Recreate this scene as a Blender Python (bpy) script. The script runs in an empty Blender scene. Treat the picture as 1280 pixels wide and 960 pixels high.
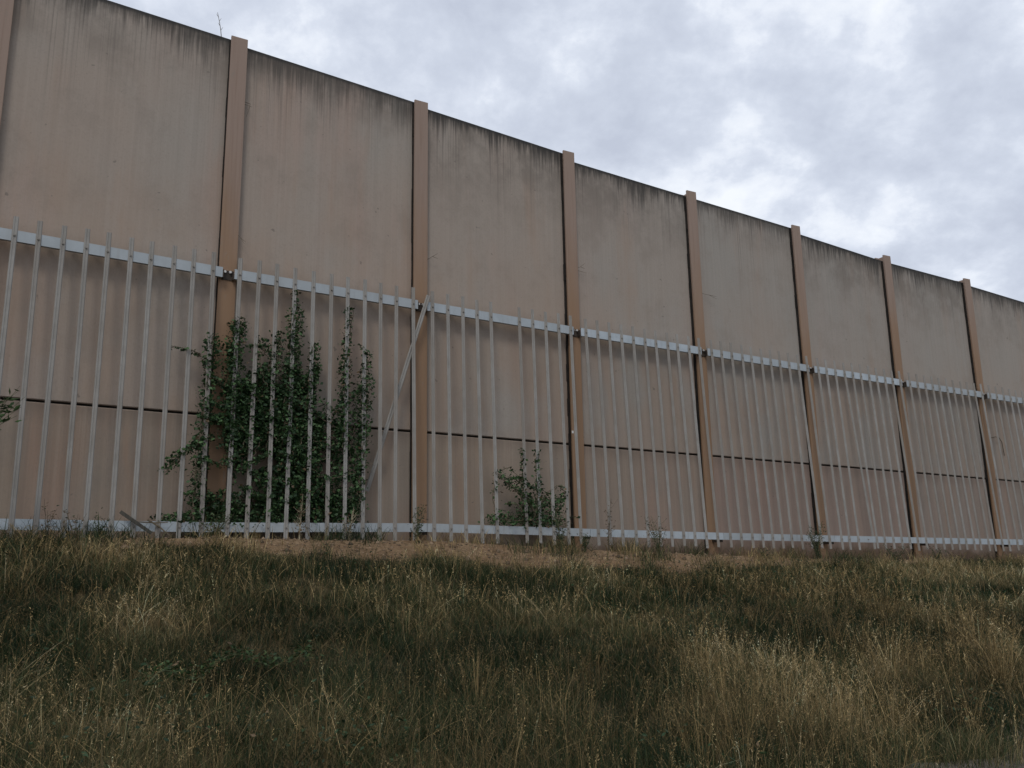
import bpy, math, random
import numpy as np
from mathutils import Vector, Matrix
random.seed(7)
rng = np.random.default_rng(11)
SC = bpy.context.scene
COL = SC.collection
EYE = 1.6
# ------------------------------------------------------------------ camera
cam_d = bpy.data.cameras.new("camera")
cam = bpy.data.objects.new("camera", cam_d)
COL.objects.link(cam)
cam_d.sensor_width = 36.0
cam_d.lens = 980.0 / 1280.0 * 36.0
cam_d.clip_start = 0.05
cam_d.clip_end = 4000
_p, _r = 0.18352595, -0.01689778
_F = Vector((0, math.cos(_p), math.sin(_p)))
_R0 = Vector((1, 0, 0))
_U0 = _R0.cross(_F)
_R = _R0 * math.cos(_r) + _U0 * math.sin(_r)
_U = -_R0 * math.sin(_r) + _U0 * math.cos(_r)
cam.matrix_world = Matrix(((_R.x, _U.x, -_F.x, 0), (_R.y, _U.y, -_F.y, 0), (_R.z, _U.z, -_F.z, EYE), (0, 0, 0, 1)))
SC.camera = cam
# ------------------------------------------------------------------ light
SUN_EL, SUN_AZ = math.radians(52), math.radians(192)      # azimuth clockwise from +Y
sun_d = bpy.data.lights.new("sun", 'SUN')
sun_d.energy = 1.1
sun_d.angle = math.radians(14)
sun_d.color = (1.0, 0.96, 0.9)
sun = bpy.data.objects.new("sun", sun_d)
COL.objects.link(sun)
_sd = Vector((math.sin(SUN_AZ) * math.cos(SUN_EL), math.cos(SUN_AZ) * math.cos(SUN_EL), math.sin(SUN_EL)))
sun.rotation_euler = _sd.to_track_quat('Z', 'Y').to_euler()
SC.view_settings.view_transform = 'Standard'
SC.view_settings.look = 'None'
SC.view_settings.exposure = 0.0
SC.view_settings.gamma = 1.0


class NT:
    """small wrapper to write node trees"""
    def __init__(s, tree):
        s.t = tree
        tree.nodes.clear()

    def n(s, typ, **kw):
        nd = s.t.nodes.new(typ)
        for k, v in kw.items():
            if k.startswith('_'):
                setattr(nd, k[1:], v)
            else:
                key = int(k[1:]) if k[0] == 'i' and k[1:].isdigit() else k.replace('__', ' ')
                inp = nd.inputs[key]
                if isinstance(v, bpy.types.NodeSocket):
                    s.t.links.new(v, inp)
                else:
                    inp.default_value = v
        return nd

    def link(s, a, b):
        s.t.links.new(a, b)

    def math(s, op, a, b=0.0, c=0.0, clamp=False):
        nd = s.n('ShaderNodeMath', _operation=op, _use_clamp=clamp, i0=a, i1=b, i2=c)
        return nd.outputs[0]

    def vmath(s, op, a, b=(0, 0, 0)):
        nd = s.n('ShaderNodeVectorMath', _operation=op, i0=a, i1=b)
        return nd.outputs[0]

    def noise(s, vec, scale, detail=4, rough=0.55, dist=0.0):
        nd = s.n('ShaderNodeTexNoise', Scale=scale, Detail=detail, Roughness=rough, Distortion=dist)
        if vec is not None:
            s.link(vec, nd.inputs['Vector'])
        return nd.outputs[0]

    def ramp(s, fac, stops, interp='LINEAR'):
        nd = s.n('ShaderNodeValToRGB')
        cr = nd.color_ramp
        cr.interpolation = interp
        while len(cr.elements) < len(stops):
            cr.elements.new(0.5)
        for e, (p, c) in zip(cr.elements, stops):
            e.position = p
            e.color = (*c, 1) if len(c) == 3 else c
        s.link(fac, nd.inputs[0])
        return nd.outputs[0]

    def maprange(s, v, a, b, c=0.0, d=1.0, smooth=True):
        nd = s.n('ShaderNodeMapRange', _interpolation_type='SMOOTHSTEP' if smooth else 'LINEAR')
        s.link(v, nd.inputs[0])
        for i, x in enumerate((a, b, c, d)):
            if isinstance(x, bpy.types.NodeSocket):
                s.link(x, nd.inputs[i + 1])
            else:
                nd.inputs[i + 1].default_value = x
        return nd.outputs[0]

    def mix(s, f, a, b, blend='MIX'):
        nd = s.n('ShaderNodeMix', _data_type='RGBA', _blend_type=blend)
        for inp, v in ((nd.inputs[0], f), (nd.inputs[6], a), (nd.inputs[7], b)):
            if isinstance(v, bpy.types.NodeSocket):
                s.link(v, inp)
            else:
                inp.default_value = v if not isinstance(v, tuple) or len(v) == 4 else (*v, 1)
        return nd.outputs[2]

    def bump(s, h, strength, dist):
        nd = s.n('ShaderNodeBump', Strength=strength, Distance=dist)
        s.link(h, nd.inputs['Height'])
        return nd.outputs[0]

    def out(s, shader, surf='ShaderNodeOutputMaterial'):
        o = s.n(surf)
        s.link(shader, o.inputs['Surface'])


# ------------------------------------------------------------------ sky (world): cloudy
world = bpy.data.worlds.new("World")
SC.world = world
world.use_nodes = True
w = NT(world.node_tree)
sky = w.n('ShaderNodeTexSky', _sky_type='NISHITA', _sun_disc=False, _sun_elevation=SUN_EL, _sun_rotation=SUN_AZ)
bg_sky = w.n('ShaderNodeBackground', Color=sky.outputs[0], Strength=0.1)
gd = w.n('ShaderNodeTexCoord').outputs['Generated']
sep = w.n('ShaderNodeSeparateXYZ', i0=gd)
zz = w.math('ADD', w.math('MAXIMUM', sep.outputs[2], 0.0), 0.5)
flat = w.n('ShaderNodeCombineXYZ', i0=w.math('DIVIDE', sep.outputs[0], zz), i1=w.math('DIVIDE', sep.outputs[1], zz), i2=0.0).outputs[0]
flat = w.vmath('ADD', flat, (5.9, 2.3, 0.4))
big = w.noise(flat, 3.6, 4, 0.5, 0.0)
fine = w.noise(flat, 8.5, 12, 0.58, 0.1)
cl = w.math('ADD', w.math('MULTIPLY', big, 0.42), w.math('MULTIPLY', fine, 0.58))
cc = w.ramp(cl, [(0.38, (0.55, 0.60, 0.715)), (0.47, (0.64, 0.695, 0.81)), (0.525, (0.735, 0.79, 0.90)), (0.555, (0.83, 0.88, 0.975)), (0.62, (0.95, 0.99, 1.05))])
bg_cl = w.n('ShaderNodeBackground', Color=cc, Strength=1.0)
cover = w.maprange(cl, 0.62, 0.78, 0.97, 0.8)
mixw = w.n('ShaderNodeMixShader', i0=cover, i1=bg_sky.outputs[0], i2=bg_cl.outputs[0])
w.out(mixw.outputs[0], 'ShaderNodeOutputWorld')


# ------------------------------------------------------------------ materials
def mat(name):
    m = bpy.data.materials.new(name)
    m.use_nodes = True
    return m, NT(m.node_tree)


def bsdf(t, color, rough=0.8, metal=0.0, normal=None, spec=0.3):
    b = t.n('ShaderNodeBsdfPrincipled')
    for k, v in (('Base Color', color), ('Roughness', rough), ('Metallic', metal), ('Specular IOR Level', spec)):
        if isinstance(v, bpy.types.NodeSocket):
            t.link(v, b.inputs[k])
        else:
            b.inputs[k].default_value = (*v, 1) if isinstance(v, tuple) else v
    if normal is not None:
        t.link(normal, b.inputs['Normal'])
    return b.outputs[0]


def panel_material(name, lower):
    m, t = mat(name)
    uv = t.n('ShaderNodeUVMap', _uv_map='panel').outputs[0]        # x = metres along the wall, y = metres below the top
    s = t.n('ShaderNodeSeparateXYZ', i0=uv)
    sx, dy = s.outputs[0], s.outputs[1]
    rnd = t.n('ShaderNodeObjectInfo').outputs['Random']

    def sv(kx, ky):
        return t.n('ShaderNodeCombineXYZ', i0=t.math('MULTIPLY', sx, kx), i1=t.math('MULTIPLY', dy, ky), i2=t.math('MULTIPLY', rnd, 17.0)).outputs[0]
    oc = t.n('ShaderNodeSeparateColor', i0=t.n('ShaderNodeObjectInfo').outputs['Color'])
    base = (0.342, 0.28, 0.23) if not lower else (0.31, 0.238, 0.178)
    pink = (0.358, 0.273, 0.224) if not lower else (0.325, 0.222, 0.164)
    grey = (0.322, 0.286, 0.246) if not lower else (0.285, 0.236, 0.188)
    c = t.mix(t.maprange(t.noise(sv(0.5, 0.35), 1.0, 3, 0.5), 0.35, 0.65), base, grey)
    c = t.mix(t.maprange(t.noise(sv(1.1, 0.25), 1.0, 3, 0.6), 0.45, 0.72), c, pink)
    c = t.mix(t.math('MULTIPLY', rnd, 0.3), c, grey)
    c = t.mix(oc.outputs[0], c, (0.285, 0.195, 0.165))
    c = t.mix(oc.outputs[1], c, (0.285, 0.275, 0.25))
    streak = t.noise(sv(16.0, 0.2), 1.0, 5, 0.65)                # long run-off streaks
    c = t.mix(t.maprange(streak, 0.4, 0.75, 0.0, 0.2), c, (0.22, 0.185, 0.155), 'MIX')
    thin = t.noise(sv(52.0, 0.35), 1.0, 3, 0.6)                   # fine rake marks
    c = t.mix(t.maprange(thin, 0.4, 0.7, 0.0, 0.15), c, (0.44, 0.37, 0.32))
    cloud = t.noise(sv(1.7, 1.2), 1.0, 7, 0.68)
    c = t.mix(t.maprange(cloud, 0.47, 0.68, 0.0, 0.42), c, (0.245, 0.205, 0.17))
    grain = t.noise(sv(38.0, 30.0), 1.0, 3, 0.6)
    c = t.mix(t.maprange(grain, 0.45, 0.75, 0.0, 0.22), c, (0.2, 0.17, 0.145))
    if not lower:                                                        # ochre bloom on the lower half of the upper panels
        c = t.mix(t.math('MULTIPLY', t.maprange(dy, 1.6, 4.0, 0.0, 0.4), t.maprange(t.noise(sv(1.2, 0.5), 1.0, 4, 0.6), 0.35, 0.6)), c, (0.335, 0.235, 0.168))
    rust = t.math('MULTIPLY', t.maprange(t.noise(sv(2.2, 0.3), 1.0, 4, 0.6), 0.52, 0.78), 0.5 if lower else 0.25)
    c = t.mix(rust, c, (0.34, 0.205, 0.13))
    spots = t.maprange(t.noise(sv(9.0, 9.0), 1.0, 2, 0.5), 0.72, 0.78, 0.0, 0.55)
    c = t.mix(spots, c, (0.13, 0.11, 0.095))
    if not lower:
        # black algae along the top edge, running down in ragged tongues
        reach = t.maprange(t.noise(sv(1.5, 0.0), 1.0, 3, 0.6), 0.3, 0.7, 0.12, 0.62)
        tongue = t.maprange(t.noise(sv(19.0, 0.06), 1.0, 5, 0.75), 0.3, 0.7, 0.25, 1.9)
        band = t.maprange(t.math('DIVIDE', dy, t.math('MULTIPLY', reach, tongue)), 0.1, 1.05, 1.0, 0.0)
        band = t.math('MULTIPLY', band, t.maprange(t.noise(sv(30.0, 0.8), 1.0, 4, 0.65), 0.3, 0.55, 0.45, 1.0))
        drip = t.maprange(t.noise(sv(34.0, 0.12), 1.0, 4, 0.7), 0.5, 0.66)
        dlen = t.maprange(t.noise(sv(3.1, 0.0), 1.0, 3, 0.6), 0.3, 0.7, 0.5, 2.3)
        drip = t.math('MULTIPLY', drip, t.maprange(t.math('DIVIDE', dy, dlen), 0.1, 1.0, 0.6, 0.0))
        c = t.mix(drip, c, (0.125, 0.105, 0.088))
        grime = t.maprange(dy, 0.0, t.math('MULTIPLY_ADD', rnd, 1.1, 0.7), 0.6, 0.0)
        c = t.mix(t.math('MULTIPLY', grime, t.maprange(cloud, 0.35, 0.6)), c, (0.15, 0.13, 0.11))
        c = t.mix(t.math('MULTIPLY', band, t.math('MULTIPLY_ADD', rnd, 0.3, 0.62)), c, (0.036, 0.034, 0.032))
        rim = t.maprange(t.math('SUBTRACT', dy, t.math('MULTIPLY', t.noise(sv(6, 0), 1.0, 4), 0.08)), -0.02, 0.05, 0.85, 0.0)
        c = t.mix(rim, c, (0.035, 0.035, 0.034))
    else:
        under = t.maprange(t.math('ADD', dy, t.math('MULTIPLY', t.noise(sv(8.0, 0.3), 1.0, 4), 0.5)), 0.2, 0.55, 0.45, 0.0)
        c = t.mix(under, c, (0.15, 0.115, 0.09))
        splash = t.maprange(t.math('ADD', dy, t.math('MULTIPLY', t.noise(sv(3, 3), 1.0, 5, 0.7), 0.5)), 1.82, 2.12)
        c = t.mix(t.math('MULTIPLY', splash, 0.85), c, (0.12, 0.078, 0.05))
    h = t.math('ADD', t.math('MULTIPLY', thin, 0.5), t.math('MULTIPLY', t.noise(sv(26, 26), 1.0, 5, 0.6), 0.8))
    t.out(bsdf(t, c, 0.88, 0.0, t.bump(h, 0.35, 0.006), 0.2))
    return m


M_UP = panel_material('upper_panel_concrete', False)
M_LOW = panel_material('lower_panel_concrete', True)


def simple(name, stops, scale, rough=0.8, metal=0.0, bump=0.3, bd=0.004, stretch=(1, 1, 1), spec=0.3):
    m, t = mat(name)
    co = t.n('ShaderNodeTexCoord').outputs['Object']
    v = t.vmath('MULTIPLY', co, stretch)
    nz = t.noise(v, scale, 6, 0.6)
    c = t.ramp(nz, stops)
    t.out(bsdf(t, c, rough, metal, t.bump(t.noise(v, scale * 4, 5, 0.6), bump, bd), spec))
    return m


# painted post: brown paint, chalky and greyer towards the weathered head
m, t = mat('brown_post_paint')
g = t.n('ShaderNodeNewGeometry').outputs['Position']
gs = t.n('ShaderNodeSeparateXYZ', i0=g)
pz = t.math('ADD', gs.outputs[2], t.math('MULTIPLY', t.noise(t.vmath('MULTIPLY', g, (3, 3, 0.6)), 1.0, 4, 0.6), 3.0))
c = t.mix(t.maprange(pz, 6.2, 9.2), (0.265, 0.165, 0.098), (0.29, 0.212, 0.168))
c = t.mix(t.maprange(t.noise(t.vmath('MULTIPLY', g, (22, 22, 0.7)), 1.0, 4, 0.6), 0.45, 0.75, 0.0, 0.4), c, (0.2, 0.13, 0.088))
c = t.mix(t.maprange(t.noise(t.vmath('MULTIPLY', g, (5, 5, 2)), 2.0, 5, 0.65), 0.58, 0.75, 0.0, 0.5), c, (0.24, 0.20, 0.165))
t.out(bsdf(t, c, 0.75, 0.0, t.bump(t.noise(g, 40, 4), 0.15, 0.003)))
M_POST = m
M_DARK = simple('dark_steel', [(0.3, (0.03, 0.025, 0.022)), (0.7, (0.09, 0.07, 0.055))], 9, 0.7, 0.3)
M_JOINT = simple('black_joint_strip', [(0.3, (0.008, 0.007, 0.006)), (0.7, (0.028, 0.022, 0.018))], 6, 0.9)
M_BOLT = simple('bright_bolt_zinc', [(0.3, (0.5, 0.47, 0.44)), (0.7, (0.65, 0.62, 0.58))], 20, 0.45, 0.4)
M_PLATE = simple('white_plate', [(0.3, (0.62, 0.62, 0.6)), (0.7, (0.74, 0.74, 0.72))], 20, 0.5)


def galv(name, a, b, cdirt, rough, metal):
    m, t = mat(name)
    co = t.n('ShaderNodeNewGeometry').outputs['Position']
    rnd = t.n('ShaderNodeObjectInfo').outputs['Random']
    c = t.mix(t.maprange(t.noise(co, 3.0, 5, 0.65), 0.35, 0.65), a, b)
    c = t.mix(t.maprange(t.noise(t.vmath('MULTIPLY', co, (12, 12, 0.8)), 1.0, 4, 0.6), 0.5, 0.75, 0.0, 0.5), c, cdirt)
    c = t.mix(t.maprange(t.noise(co, 26.0, 3, 0.6), 0.62, 0.75, 0.0, 0.35), c, cdirt)
    c = t.mix(t.math('MULTIPLY', rnd, 0.5), c, cdirt)
    t.out(bsdf(t, c, rough, metal, t.bump(t.noise(co, 60, 3), 0.08, 0.002), 0.4))
    return m


M_RAIL = galv('galvanised_rail', (0.44, 0.49, 0.52), (0.37, 0.415, 0.44), (0.28, 0.29, 0.285), 0.5, 0.25)
M_PALE = galv('galvanised_pale', (0.305, 0.293, 0.27), (0.25, 0.238, 0.216), (0.20, 0.17, 0.138), 0.7, 0.05)
M_WOOD = simple('old_grey_timber', [(0.3, (0.035, 0.034, 0.028)), (0.7, (0.075, 0.068, 0.055))], 5, 0.9, 0, 0.6, 0.01, (9, 9, 1))
M_STEM = simple('brown_stem', [(0.3, (0.075, 0.06, 0.04)), (0.7, (0.15, 0.12, 0.08))], 12, 0.9)
M_STEMG = simple('green_stem', [(0.3, (0.05, 0.065, 0.03)), (0.7, (0.10, 0.105, 0.05))], 12, 0.8)
M_DRY = simple('dry_straw_stem', [(0.3, (0.30, 0.25, 0.16)), (0.7, (0.42, 0.36, 0.25))], 12, 0.85)
M_STONE = simple('pale_stone', [(0.3, (0.22, 0.19, 0.16)), (0.7, (0.40, 0.36, 0.31))], 14, 0.9, 0, 0.6, 0.01)


def leafmat(name, rough=0.6, trans=0.25):
    m, t = mat(name)
    a = t.n('ShaderNodeAttribute', _attribute_name='tint').outputs['Color']
    p = bsdf(t, a, rough, 0.0, None, 0.25)
    tr = t.n('ShaderNodeBsdfTranslucent', Color=a)
    ms = t.n('ShaderNodeMixShader', i0=trans, i1=p, i2=tr.outputs[0])
    t.out(ms.outputs[0])
    return m


M_GRASS = leafmat('grass_blade', 0.65, 0.2)
M_LEAF = leafmat('leaf', 0.55, 0.12)

# ground: thatchy soil, bare ochre earth under the fence
m, t = mat('bank_soil')
g = t.n('ShaderNodeNewGeometry').outputs['Position']
ea = t.n('ShaderNodeAttribute', _attribute_name='earth').outputs['Fac']
n1 = t.noise(g, 2.2, 8, 0.65)
n2 = t.noise(g, 16.0, 8, 0.7)
n3 = t.noise(g, 60.0, 4, 0.6)
soil = t.ramp(n2, [(0.3, (0.035, 0.027, 0.015)), (0.5, (0.075, 0.058, 0.03)), (0.7, (0.2, 0.155, 0.085))])
earth = t.ramp(n2, [(0.3, (0.085, 0.055, 0.03)), (0.47, (0.225, 0.15, 0.086)), (0.68, (0.37, 0.262, 0.16))])
earth = t.mix(t.maprange(n1, 0.42, 0.6, 0.0, 0.6), earth, (0.19, 0.115, 0.065))
earth = t.mix(t.maprange(n3, 0.58, 0.72, 0.0, 0.5), earth, (0.10, 0.075, 0.045))
fac = t.maprange(t.math('ADD', ea, t.math('MULTIPLY', t.math('SUBTRACT', n2, 0.5), 0.7)), 0.35, 0.62)
c = t.mix(fac, soil, earth)
t.out(bsdf(t, c, 0.95, 0, t.bump(t.math('ADD', n2, t.math('MULTIPLY', n3, 0.4)), 0.9, 0.05), 0.15))
M_SOIL = m
m, t = mat('gravel_path')
g = t.n('ShaderNodeNewGeometry').outputs['Position']
n2 = t.noise(g, 9.0, 8, 0.7)
vo = t.n('ShaderNodeTexVoronoi', Scale=70.0)
t.link(g, vo.inputs['Vector'])
c = t.ramp(n2, [(0.3, (0.05, 0.043, 0.032)), (0.52, (0.14, 0.122, 0.098)), (0.75, (0.28, 0.25, 0.21))])
c = t.mix(t.maprange(vo.outputs['Distance'], 0.0, 0.6, 0.45, 0.0), c, (0.34, 0.32, 0.29))
t.out(bsdf(t, c, 0.95, 0, t.bump(t.math('ADD', n2, vo.outputs['Distance']), 0.8, 0.02), 0.15))
M_PATH = m

# ------------------------------------------------------------------ wall line: gently curved in plan, bays of 3 m
BAY = 3.0
U0, U1 = -4, 13
_h0, _k = 0.52773351, -0.01147588
NODE = {0: np.array([-1.38649304 * BAY, 3.56945168 * BAY])}
HEAD = {i: _h0 + _k * i for i in range(U0 - 1, U1 + 2)}
for i in range(0, U1):
    NODE[i + 1] = NODE[i] + BAY * np.array([math.cos(HEAD[i]), math.sin(HEAD[i])])
for i in range(0, U0, -1):
    NODE[i - 1] = NODE[i] - BAY * np.array([math.cos(HEAD[i - 1]), math.sin(HEAD[i - 1])])


def W(u, off, z):
    """wall coordinates (bay number, metres in front of the wall, metres above eye level) -> world"""
    i = max(U0, min(U1 - 1, math.floor(u)))
    h = HEAD[i]
    b = NODE[i]
    d = (u - i) * BAY
    return Vector((b[0] + d * math.cos(h) + off * math.sin(h), b[1] + d * math.sin(h) - off * math.cos(h), z + EYE))


def Warr(u, off, z):
    i = np.clip(np.floor(u).astype(int), U0, U1 - 1)
    h = _h0 + _k * i
    nx = np.array([NODE[j][0] for j in range(U0, U1 + 1)])
    ny = np.array([NODE[j][1] for j in range(U0, U1 + 1)])
    d = (u - i) * BAY
    return np.stack([nx[i - U0] + d * np.cos(h) + off * np.sin(h), ny[i - U0] + d * np.sin(h) - off * np.cos(h), z + EYE], -1)


def to_wall(x, y):
    """world plan -> (u, off)"""
    best = np.full(x.shape, 1e9)
    bu = np.zeros(x.shape)
    bo = np.zeros(x.shape)
    for i in range(U0, U1):
        c, s = math.cos(HEAD[i]), math.sin(HEAD[i])
        dx, dy = x - NODE[i][0], y - NODE[i][1]
        tt = dx * c + dy * s
        off = dx * s - dy * c
        lo = -1e9 if i == U0 else 0.0
        hi = 1e9 if i == U1 - 1 else BAY
        ex = np.maximum(np.maximum(lo - tt, tt - hi), 0)
        d = np.hypot(ex, off)
        k = d < best
        best = np.where(k, d, best)
        bu = np.where(k, i + np.clip(tt, lo, hi) / BAY, bu)
        bo = np.where(k, off, bo)
    return bu, bo


_tab = np.random.default_rng(3).random((256, 256))


def vnoise(x, y, sc):
    x = x * sc
    y = y * sc
    xi, yi = np.floor(x).astype(int), np.floor(y).astype(int)
    fx, fy = x - xi, y - yi
    fx = fx * fx * (3 - 2 * fx)
    fy = fy * fy * (3 - 2 * fy)
    g = lambda a, b: _tab[a & 255, b & 255]
    return (g(xi, yi) * (1 - fx) + g(xi + 1, yi) * fx) * (1 - fy) + (g(xi, yi + 1) * (1 - fx) + g(xi + 1, yi + 1) * fx) * fy


def fbm(x, y, sc, o=3):
    r = 0
    a = 0.5
    for k in range(o):
        r = r + a * vnoise(x + 13.7 * k, y + 7.1 * k, sc * 2 ** k)
        a *= 0.5
    return r / (1 - 0.5 ** o)


def sstep(a, b, x):
    t = np.clip((x - a) / (b - a), 0, 1)
    return t * t * (3 - 2 * t)


GU = [-4, -2, -1, 0, 1, 2, 3, 4, 5, 6, 7, 8, 13]
GZ = [0.10, 0.04, 0.01, -0.04, -0.15, -0.35, -0.54, -0.70, -0.82, -0.94, -1.03, -1.1, -1.3]


def ground_wall(u):
    return np.interp(u, GU, GZ)


def height(x, y, rough=True):
    u, off = to_wall(x, y)
    zt = ground_wall(u)
    toe = 7.0
    tt = np.clip((off - 0.5) / (toe - 0.5), 0, 1)
    prof = tt + 0.05 * np.sin(tt * math.pi) * 1.6            # slightly convex shoulder, straight bank
    prof = np.clip(prof, 0, 1)
    z = zt * (1 - prof) + (-1.6) * prof
    e = np.exp(-((off - toe) / 0.8) ** 2) * 0.06
    z = z + e
    if rough:
        amp = sstep(0.6, 2.0, off) * (1 - sstep(6.8, 8.2, off))
        z = z + amp * 0.22 * (fbm(x, y, 0.55) - 0.5) + (0.045 + 0.03 * amp) * sstep(0.05, 0.5, off) * (fbm(x, y, 2.6) - 0.5)
    return z + EYE


# ------------------------------------------------------------------ mesh helpers
def link(o, parent=None):
    COL.objects.link(o)
    if parent is not None:
        o.parent = parent
    return o


def tag(o, label=None, cat=None, group=None, kind=None):
    for k, v in (('label', label), ('category', cat), ('group', group), ('kind', kind)):
        if v:
            o[k] = v
    return o


def empty(name, loc, label, cat, group=None):
    o = bpy.data.objects.new(name, None)
    o.empty_display_size = 0.2
    o.location = loc
    link(o)
    return tag(o, label, cat, group)


def mesh_obj(name, V, Fs, material, parent=None, origin=None, smooth=False):
    me = bpy.data.meshes.new(name)
    o3 = Vector(origin) if origin is not None else Vector((0, 0, 0))
    me.from_pydata([tuple(Vector(v) - o3) for v in V], [], Fs)
    me.materials.append(material)
    if smooth:
        me.polygons.foreach_set('use_smooth', [True] * len(me.polygons))
    me.update()
    o = bpy.data.objects.new(name, me)
    link(o, parent)
    if origin is not None:
        o.location = o3 - (parent.location if parent is not None else Vector((0, 0, 0)))
    return o


def np_mesh(name, V, tris, material, tint=None, parent=None):
    me = bpy.data.meshes.new(name)
    me.vertices.add(len(V))
    me.vertices.foreach_set('co', np.ascontiguousarray(V, dtype=np.float32).ravel())
    n = len(tris)
    me.loops.add(n * 3)
    me.loops.foreach_set('vertex_index', np.ascontiguousarray(tris, dtype=np.int32).ravel())
    me.polygons.add(n)
    me.polygons.foreach_set('loop_start', np.arange(n, dtype=np.int32) * 3)
    me.polygons.foreach_set('loop_total', np.full(n, 3, dtype=np.int32))
    if tint is not None:
        a = me.attributes.new('tint', 'FLOAT_COLOR', 'POINT')
        a.data.foreach_set('color', np.concatenate([tint, np.ones((len(tint), 1))], 1).astype(np.float32).ravel())
    me.materials.append(material)
    me.update(calc_edges=True)
    o = bpy.data.objects.new(name, me)
    link(o, parent)
    return o


BOXF = [(0, 3, 2, 1), (4, 5, 6, 7), (0, 1, 5, 4), (1, 2, 6, 5), (2, 3, 7, 6), (3, 0, 4, 7)]


class MB:
    def __init__(s):
        s.V, s.F = [], []

    def hexa(s, p8):
        n = len(s.V)
        s.V += [Vector(p) for p in p8]
        s.F += [tuple(n + k for k in f) for f in BOXF]

    def wbox(s, ua, ub, oa, ob, za, zb, za2=None, zb2=None):
        """box in wall coordinates; za2, zb2 are the heights at the far end"""
        za2 = za if za2 is None else za2
        zb2 = zb if zb2 is None else zb2
        i = math.floor((ua + ub) / 2)
        h = HEAD[max(U0, min(U1 - 1, i))]

        def q(u, o, z):
            b = NODE[max(U0, min(U1 - 1, i))]
            d = (u - max(U0, min(U1 - 1, i))) * BAY
            return Vector((b[0] + d * math.cos(h) + o * math.sin(h), b[1] + d * math.sin(h) - o * math.cos(h), z + EYE))
        s.hexa([q(ua, oa, za), q(ub, oa, za2), q(ub, ob, za2), q(ua, ob, za), q(ua, oa, zb), q(ub, oa, zb2), q(ub, ob, zb2), q(ua, ob, zb)])

    def tube(s, pts, r0, r1=None, n=5, closed=True):
        r1 = r0 if r1 is None else r1
        pts = [Vector(p) for p in pts]
        base = len(s.V)
        m = len(pts)
        ref = Vector((0.31, 0.77, 0.55))
        for k, p in enumerate(pts):
            d = (pts[min(k + 1, m - 1)] - pts[max(k - 1, 0)])
            d = d.normalized() if d.length > 1e-9 else Vector((0, 0, 1))
            a = d.cross(ref)
            a = a.normalized() if a.length > 1e-3 else d.orthogonal().normalized()
            b = d.cross(a)
            r = r0 + (r1 - r0) * k / max(1, m - 1)
            for j in range(n):
                t = 2 * math.pi * j / n
                s.V.append(p + (a * math.cos(t) + b * math.sin(t)) * r)
        for k in range(m - 1):
            for j in range(n):
                q, q2 = base + k * n + j, base + k * n + (j + 1) % n
                s.F.append((q, q2, q2 + n, q + n))
        if closed:
            s.F.append(tuple(base + j for j in range(n))[::-1])
            s.F.append(tuple(base + (m - 1) * n + j for j in range(n)))

    def build(s, name, material, parent=None, smooth=False, origin=None):
        loc = parent.location if parent is not None else Vector((0, 0, 0))
        if parent is None and origin is not None:
            return mesh_obj(name, s.V, s.F, material, None, origin, smooth)
        return mesh_obj(name, [v - loc for v in s.V], s.F, material, parent, None, smooth)


# ------------------------------------------------------------------ ground
def nonuni(lo, hi, c0, c1, fine):
    a = list(np.arange(c0, c1 + 1e-6, fine))
    st, x = fine, c1
    while x < hi:
        st *= 1.25
        x += st
        a.append(x)
    st, x = fine, c0
    while x > lo:
        st *= 1.25
        x -= st
        a.insert(0, x)
    return np.array(a)


gx = nonuni(-900, 900, -12, 26, 0.16)
gy = nonuni(-900, 900, 1.5, 30, 0.16)
X, Y = np.meshgrid(gx, gy, indexing='ij')
Z = height(X.ravel(), Y.ravel()).reshape(X.shape)
V = np.stack([X.ravel(), Y.ravel(), Z.ravel()], -1)
nx_, ny_ = len(gx), len(gy)
ii, jj = np.meshgrid(np.arange(nx_ - 1), np.arange(ny_ - 1), indexing='ij')
q = (ii * ny_ + jj).ravel()
T = np.concatenate([np.stack([q, q + ny_, q + ny_ + 1], -1), np.stack([q, q + ny_ + 1, q + 1], -1)])
ground = np_mesh('ground', V, T, M_SOIL)
tag(ground, kind='structure')


def earth_edge(u):
    # how far the bare earth reaches out from the wall, per bay
    return np.interp(u, [-4, -1.0, -0.55, -0.3, 0.3, 1.0, 2.2, 3.3, 4.2, 5.0, 5.8, 7.5], [0.4, 0.4, 0.5, 0.75, 0.95, 1.45, 1.65, 1.25, 0.85, 0.45, 0.55, 0.4])


gu, go = to_wall(V[:, 0], V[:, 1])
earth_v = 1 - sstep(-0.25, 0.45, go - earth_edge(gu) - 1.3 * (fbm(V[:, 0], V[:, 1], 1.1) - 0.5) + 0.1)
at = ground.data.attributes.new('earth', 'FLOAT', 'POINT')
at.data.foreach_set('value', earth_v.astype(np.float32))
ground.data.polygons.foreach_set('use_smooth', np.ones(len(T), dtype=bool))


def gz(x, y):
    return float(height(np.array([x]), np.array([y]))[0])


# gravel path along the toe of the bank
us = np.arange(-3.5, 12.5, 0.06)
rows = 14
PV, PT = [], []
for a, u in enumerate(us):
    for b in range(rows):
        e0 = 8.12 + 0.35 * math.sin(u * 3.1) + 0.22 * math.sin(u * 9.7 + 1)
        o = e0 + (10.6 - e0) * b / (rows - 1)
        p = W(u, o, 0)
        PV.append((p.x, p.y, 0))
PV = np.array(PV)
PV[:, 2] = height(PV[:, 0], PV[:, 1]) + 0.006
for a in range(len(us) - 1):
    for b in range(rows - 1):
        k = a * rows + b
        PT += [(k, k + rows, k + rows + 1), (k, k + rows + 1, k + 1)]
path = np_mesh('path', PV, np.array(PT), M_PATH)
tag(path, kind='structure')

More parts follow.
